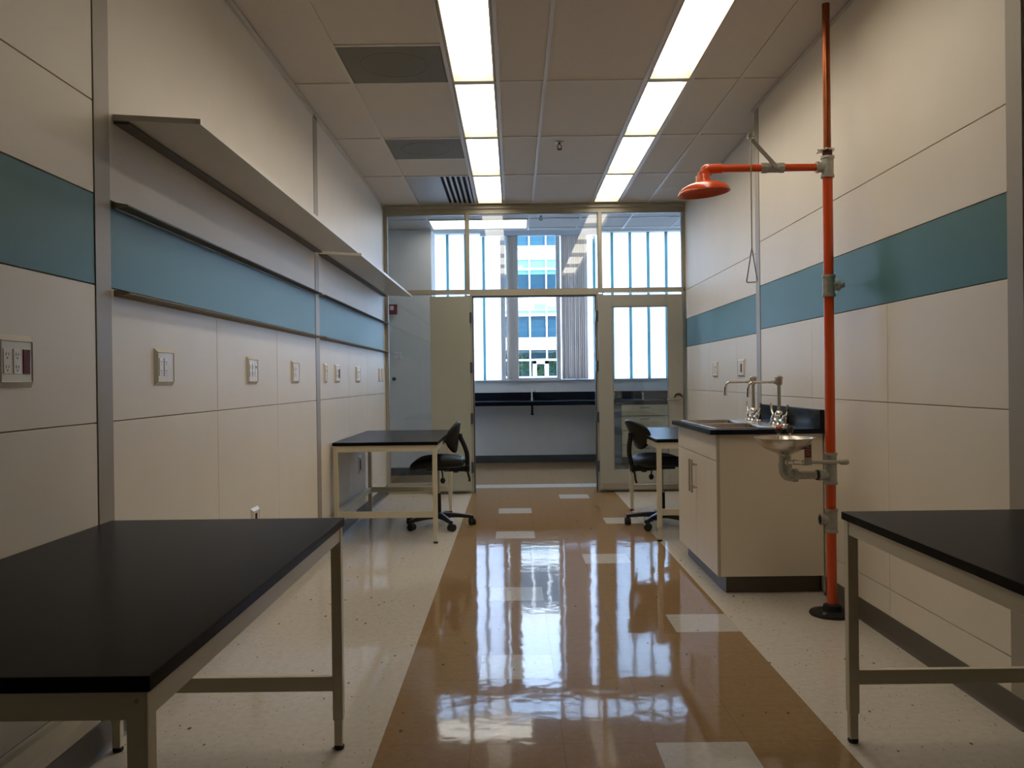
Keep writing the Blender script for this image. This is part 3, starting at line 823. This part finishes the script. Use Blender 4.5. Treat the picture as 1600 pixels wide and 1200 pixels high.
part(MB().cyl((-.0555, 0, .480), (-.0566, 0, .480), .022), 'opening', 'void', lt_)
part(MB().cyl((0, 0, 2.30), (0, 0, CE+.01), .0185, n=24), 'supply_pipe', 'copper')
part(MB().cyl((0, 0, 2.312), (0, 0, 2.345), .024, n=24), 'union', 'copper_dark')
cl = MB(); cl.lathe([(.024, 2.338), (.034, 2.338), (.035, 2.343), (.034, 2.348), (.024, 2.348)], n=28, caps=False)
cl.box(-.052, -.022, -.006, .006, 2.330, 2.348, .002).cyl((-.046, -.012, 2.334), (-.046, .012, 2.334), .006, n=10)
part(cl, 'pipe_clamp', 'stainless')
# shower arm, valve, head
AZ = 2.258; HX = -.619
part(MB().cyl((-.055, 0, AZ), (-.24, 0, AZ), .0185, n=24), 'arm', 'orange_paint')
part(MB().cyl((-.32, 0, AZ), (HX+.05, 0, AZ), .0185, n=24), 'arm', 'orange_paint')
vl = MB(); vl.cyl((-.22, 0, AZ), (-.245, 0, AZ), .026, n=8).cyl((-.245, 0, AZ), (-.305, 0, AZ), .024, n=24).cyl((-.305, 0, AZ), (-.335, 0, AZ), .027, n=8).cyl((-.275, 0, AZ), (-.275, -.036, AZ+.006), .012, n=16)
part(vl, 'valve', 'galvanised')
lv = MB()
A = Vector((-.278, -.036, AZ+.006)); Bp = Vector((-.399, -.036, 2.40)); dr = (Bp-A).normalized(); nr = Vector((-dr.z, 0, dr.x))
lv.rings([[A-dr*.012+nr*.011+Vector((0, q, 0)) for q in (0, -.004)] + [A-dr*.012-nr*.011+Vector((0, q, 0)) for q in (-.004, 0)], [Bp+dr*.012+nr*.010+Vector((0, q, 0)) for q in (0, -.004)] + [Bp+dr*.012-nr*.010+Vector((0, q, 0)) for q in (-.004, 0)]])
lever = part(lv, 'lever', 'stainless')
part(MB().lathe([(.0185, -.003), (.024, -.003), (.024, .003), (.0185, .003)], (-.399, -.05, 2.402), n=20, caps=False) if False else MB().cyl((-.399, -.028, 2.402), (-.399, -.052, 2.402), .012, n=16).tube([(-.399+.014*math.cos(k*PI/6), -.050, 2.405+.014*math.sin(k*PI/6)) for k in range(12)], .003, 8, closed=True), 'pivot', 'chrome', lever)
rod = MB(); rod.tube([(-.399, -.05, 2.405), (-.399, -.05, 1.845)], .0032, 10)
rod.tube([(-.399, -.05, 1.85), (-.4285, -.05, 1.676), (-.372, -.05, 1.679), (-.399, -.05, 1.85)], .0032, 10, .012)
part(rod, 'pull_handle', 'stainless')
el = MB(); el.tube([(HX+.075, 0, AZ), (HX, 0, AZ), (HX-.004, 0, AZ-.045)], .0235, 22, .04, 8).cyl((HX+.05, 0, AZ), (HX+.085, 0, AZ), .0245, n=24).cyl((HX-.003, 0, AZ-.018), (HX-.004, 0, AZ-.048), .0285, .031, n=24)
part(el, 'elbow', 'orange_paint')
tilt = Matrix.Rotation(math.radians(-5), 4, 'Y')
prof = [(.001, .040), (.031, .040), (.034, .036), (.034, .016), (.038, .010), (.042, .008), (.043, .004), (.052, .000), (.080, -.007), (.106, -.019), (.122, -.033), (.130, -.047), (.1305, -.053), (.127, -.053), (.119, -.034), (.106, -.022), (.08, -.012), (.04, -.006), (.001, -.005)]
part(MB().lathe(prof, (HX-.008, 0, AZ-.072), tilt, 48), 'shower_head', 'orange_paint')
# eyewash
EX = -.230
part(MB().cyl((-.055, 0, .706), (EX+.03, 0, .706), .0205, n=22), 'eyewash_pipe', 'galvanised')
bands = MB(); bands.cyl((-.058, 0, .706), (-.074, 0, .706), .0255); bands.cyl((EX+.052, 0, .706), (EX+.068, 0, .706), .0255)
part(MB().tube([(EX+.055, 0, .706), (EX, 0, .706), (EX, 0, .765)], .030, 22, .045, 8).cyl((EX+.04, 0, .706), (EX+.06, 0, .706), .034).cyl((EX, 0, .745), (EX, 0, .768), .034).cyl((EX, 0, .765), (EX, 0, .810), .0295), 'eyewash_elbow', 'galvanised')
part(MB().cyl((-.060, 0, .706), (-.074, 0, .706), .0255), 'coupling', 'slot_dark')
part(MB().lathe([(.001, .806), (.03, .806), (.036, .815), (.07, .828), (.105, .846), (.128, .870), (.140, .892), (.149, .895), (.149, .898), (.137, .897), (.124, .874), (.10, .852), (.06, .836), (.001, .832)], (EX, 0, 0), n=48), 'bowl', 'stainless')
for dx, cm in ((-.030, 'orange_paint'), (.027, 'slot_dark')):
    hp = part(MB().cyl((EX+dx, 0, .835), (EX+dx, 0, .925), .0065, n=14), 'eyewash_nozzle', 'chrome')
    part(MB().lathe([(.001, .920), (.012, .920), (.017, .93), (.017, .944), (.012, .953), (.001, .955)], (EX+dx, 0, 0), n=20), 'nozzle_cap', 'slot_dark', hp)
    if cm == 'orange_paint': part(MB().lathe([(.001, .9535), (.0115, .9535), (.0135, .9495), (.0165, .945), (.018, .945), (.0135, .9555), (.001, .957)], (EX+dx, 0, 0), n=20), 'nozzle_cover', 'orange_paint', hp)
part(MB().cyl((-.205, -.034, .774), (-.06, -.034, .774), .0085, n=16).cyl((-.06, -.034, .774), (.028, -.034, .774), .0085, n=16).lathe([(.001, -.024), (.012, -.02), (.0155, -.008), (.0155, .014), (.012, .024), (.001, .027)], (.052, -.034, .774), Matrix.Rotation(PI/2, 4, 'Y'), 18), 'push_rod', 'galvanised')
part(MB().cyl((EX, -.0, .776), (EX, -.034, .776), .012).cyl((EX, -.034, .776), (EX+.03, -.034, .776), .012, n=6).cyl((EX+.03, -.034, .776), (EX+.075, -.034, .772), .014, .010).cyl((EX+.075, -.034, .772), (EX+.105, -.034, .772), .014), 'eyewash_valve', 'chrome')
pf = part(MB().box(-.150, -.112, -.052, -.048, .762, .888, .0015).box(-.145, -.117, -.050, -.030, .762, .782, .002), 'push_paddle', 'galvanised')
part(MB().box(-.146, -.116, -.0535, -.052, .80, .884), 'label_plate', 'tag_red', pf)
lw = MB()
for k in range(5): lw.box(-.142, -.122 - (k % 2)*.004, -.0542, -.0535, .812+k*.012, .816+k*.012)
part(lw, 'label_text', 'tag_white', pf)

# ------------------------------------------------------------------ shelves and rails on the left wall
def shelf(y0, y1, label):
    t = thing('wall_shelf', label, 'shelf', (XL, y0, 2.128))
    L = y1-y0
    pr = [(.003, .008), (.003, -.012), (.305, -.031), (.305, -.012)]
    MB().prism(pr, 1, 0, L).done('board', 'plate_white', t)
    MB().prism([(0, -.0125), (0, -.022), (.055, -.026), (.055, -.0165)], 1, .01, L-.01).done('mounting_rail', 'rail_dark', t)
mat('rail_dark', (.10, .088, .07), .5)
shelf(2.93, 5.90, 'long pale wall shelf, the nearer of the two')
shelf(6.03, 8.985, 'long pale wall shelf, the one ending at the partition')
def rail(y0, y1, z, label, mt):
    t = thing('accessory_rail', label, 'rail', (XL, y0, z), 0, 'metal rails along the blue band')
    L = y1-y0
    pr = [(0, .011), (.004, .011), (.048, .004), (.052, .001), (.051, -.003), (.047, -.004), (.006, -.005), (.004, -.011), (0, -.011)]
    MB().prism(pr, 1, 0, L).done('channel', mt, t)
    MB().prism([(0, .010), (.004, .011), (.046, .004), (.050, 0), (.046, -.004), (.004, -.010), (0, -.010)], 1, -.003, 0).done('end_cap', 'aluminium', t)
rail(2.93, 5.90, 1.822, 'dark metal rail along the top of the blue band, nearer bay', 'rail_dark')
rail(2.93, 5.90, 1.520, 'metal rail along the bottom of the blue band, nearer bay', 'rail_metal')
rail(6.03, 9.09, 1.822, 'dark metal rail along the top of the blue band, bay by the partition', 'rail_dark')
rail(6.03, 9.09, 1.520, 'metal rail along the bottom of the blue band, bay by the partition', 'rail_metal')

# ------------------------------------------------------------------ wall plates
def plate(X, s, yc, zc, gangs, label, w_=None, h_=.145, kind='outlet_plate', cat='outlet'):
    """gangs: list of 'w' white duplex, 'r' red duplex, 'b' blank, 'd' data jack; drawn from small y to large y"""
    W = w_ or (.046*len(gangs)+.036); t = thing(kind, label, cat, (X, yc, zc))
    hw, hh = W/2, h_/2
    m = MB()
    def bx(d0, d1, y0, y1, z0, z1, bev=0, mi=0): m.box(min(s*d0, s*d1), max(s*d0, s*d1), y0, y1, z0, z1, bev, mi)
    # bevelled surround
    pr = [[(0, -hw, -hh), (0, hw, -hh), (0, hw, hh), (0, -hw, hh)], [(.013, -hw+.013, -hh+.016), (.013, hw-.013, -hh+.016), (.013, hw-.013, hh-.016), (.013, -hw+.013, hh-.016)],
          [(.010, -hw+.015, -hh+.018), (.010, hw-.015, -hh+.018), (.010, hw-.015, hh-.018), (.010, -hw+.015, hh-.018)]]
    m.rings([[Vector((s*a, b, c)) for a, b, c in r] for r in pr])
    m.done('surround', 'plate_white', t, smooth=False)
    g0 = -.046*len(gangs)/2+.023
    for k, g in enumerate(gangs):
        y = g0+k*.046
        def bx2(d0, d1, y0, y1, z0, z1, bev=0): return MB().box(min(s*d0, s*d1), max(s*d0, s*d1), y0, y1, z0, z1, bev)
        if g in 'wr':
            r = bx2(.0095, .0125, y-.0165, y+.0165, -.034, .034, .001).done('receptacle', 'red_outlet' if g == 'r' else 'plate_face', t)
            sl_ = MB()
            for zz in (.017, -.017):
                for yy, hh2 in ((-.006, .0045), (.006, .0038)): sl_.box(min(s*.0122, s*.0128), max(s*.0122, s*.0128), y+yy-.0012, y+yy+.0012, zz+.002-hh2, zz+.002+hh2)
                sl_.cyl((s*.0122, y, zz-.008), (s*.0128, y, zz-.008), .0026, n=10)
            sl_.done('slots', 'slot_dark', r)
        elif g == 'd':
            r = bx2(.0095, .0115, y-.0165, y+.0165, -.034, .034, .001).done('jack_insert', 'plate_face', t)
            bx2(.0113, .0120, y-.007, y+.007, .010, .024).done('jack', 'slot_dark', r)
        elif g == 'o':
            bx2(.0095, .0115, y-.018, y+.018, -.045, .045, .001).done('opening', 'void', t)
    return t
plate(XL, 1, 2.33, 1.272, 'wwr', 'white three gang outlet plate with a red receptacle, on the panel nearest the camera')
plate(XL, 1, 3.33, 1.272, 'wwb', 'white outlet plate with a double receptacle on the panel beside the first metal strip', .178)
plate(XL, 1, 4.448, 1.272, 'wwd', 'white outlet plate with a small black jack, on the middle wall panel', .175)
plate(XL, 1, 5.325, 1.272, 'wwb', 'white outlet plate on the panel just before the second metal strip', .175)
plate(XL, 1, 6.18, 1.272, 'd', 'narrow white data plate just past the second metal strip', .09)
plate(XL, 1, 6.592, 1.272, 'wwr', 'white outlet plate with a red receptacle above the table by the partition', .178)
plate(XL, 1, 7.468, 1.272, 'wwd', 'white outlet plate above the far end of the table by the partition', .19)
plate(XL, 1, 8.68, 1.275, 'b', 'narrow white wall plate near the partition, first of the pair', .10)
plate(XL, 1, 8.86, 1.275, 'b', 'narrow white wall plate near the partition, last of the pair', .09)
plate(XL, 1, 4.465, .478, 'o', 'low white wall box with a dark opening behind the nearest left table', .125, .15)
plate(XL, 1, 7.50, .475, 'o', 'low wall box with a dark opening under the table by the partition', .12, .165)
plate(XR2, -1, 7.77, 1.28, 'dw', 'white wall plate on the right wall nearer the glass door', .19)
plate(XR2, -1, 6.89, 1.28, 'rw', 'white outlet plate with a red receptacle above the sink faucets', .20)
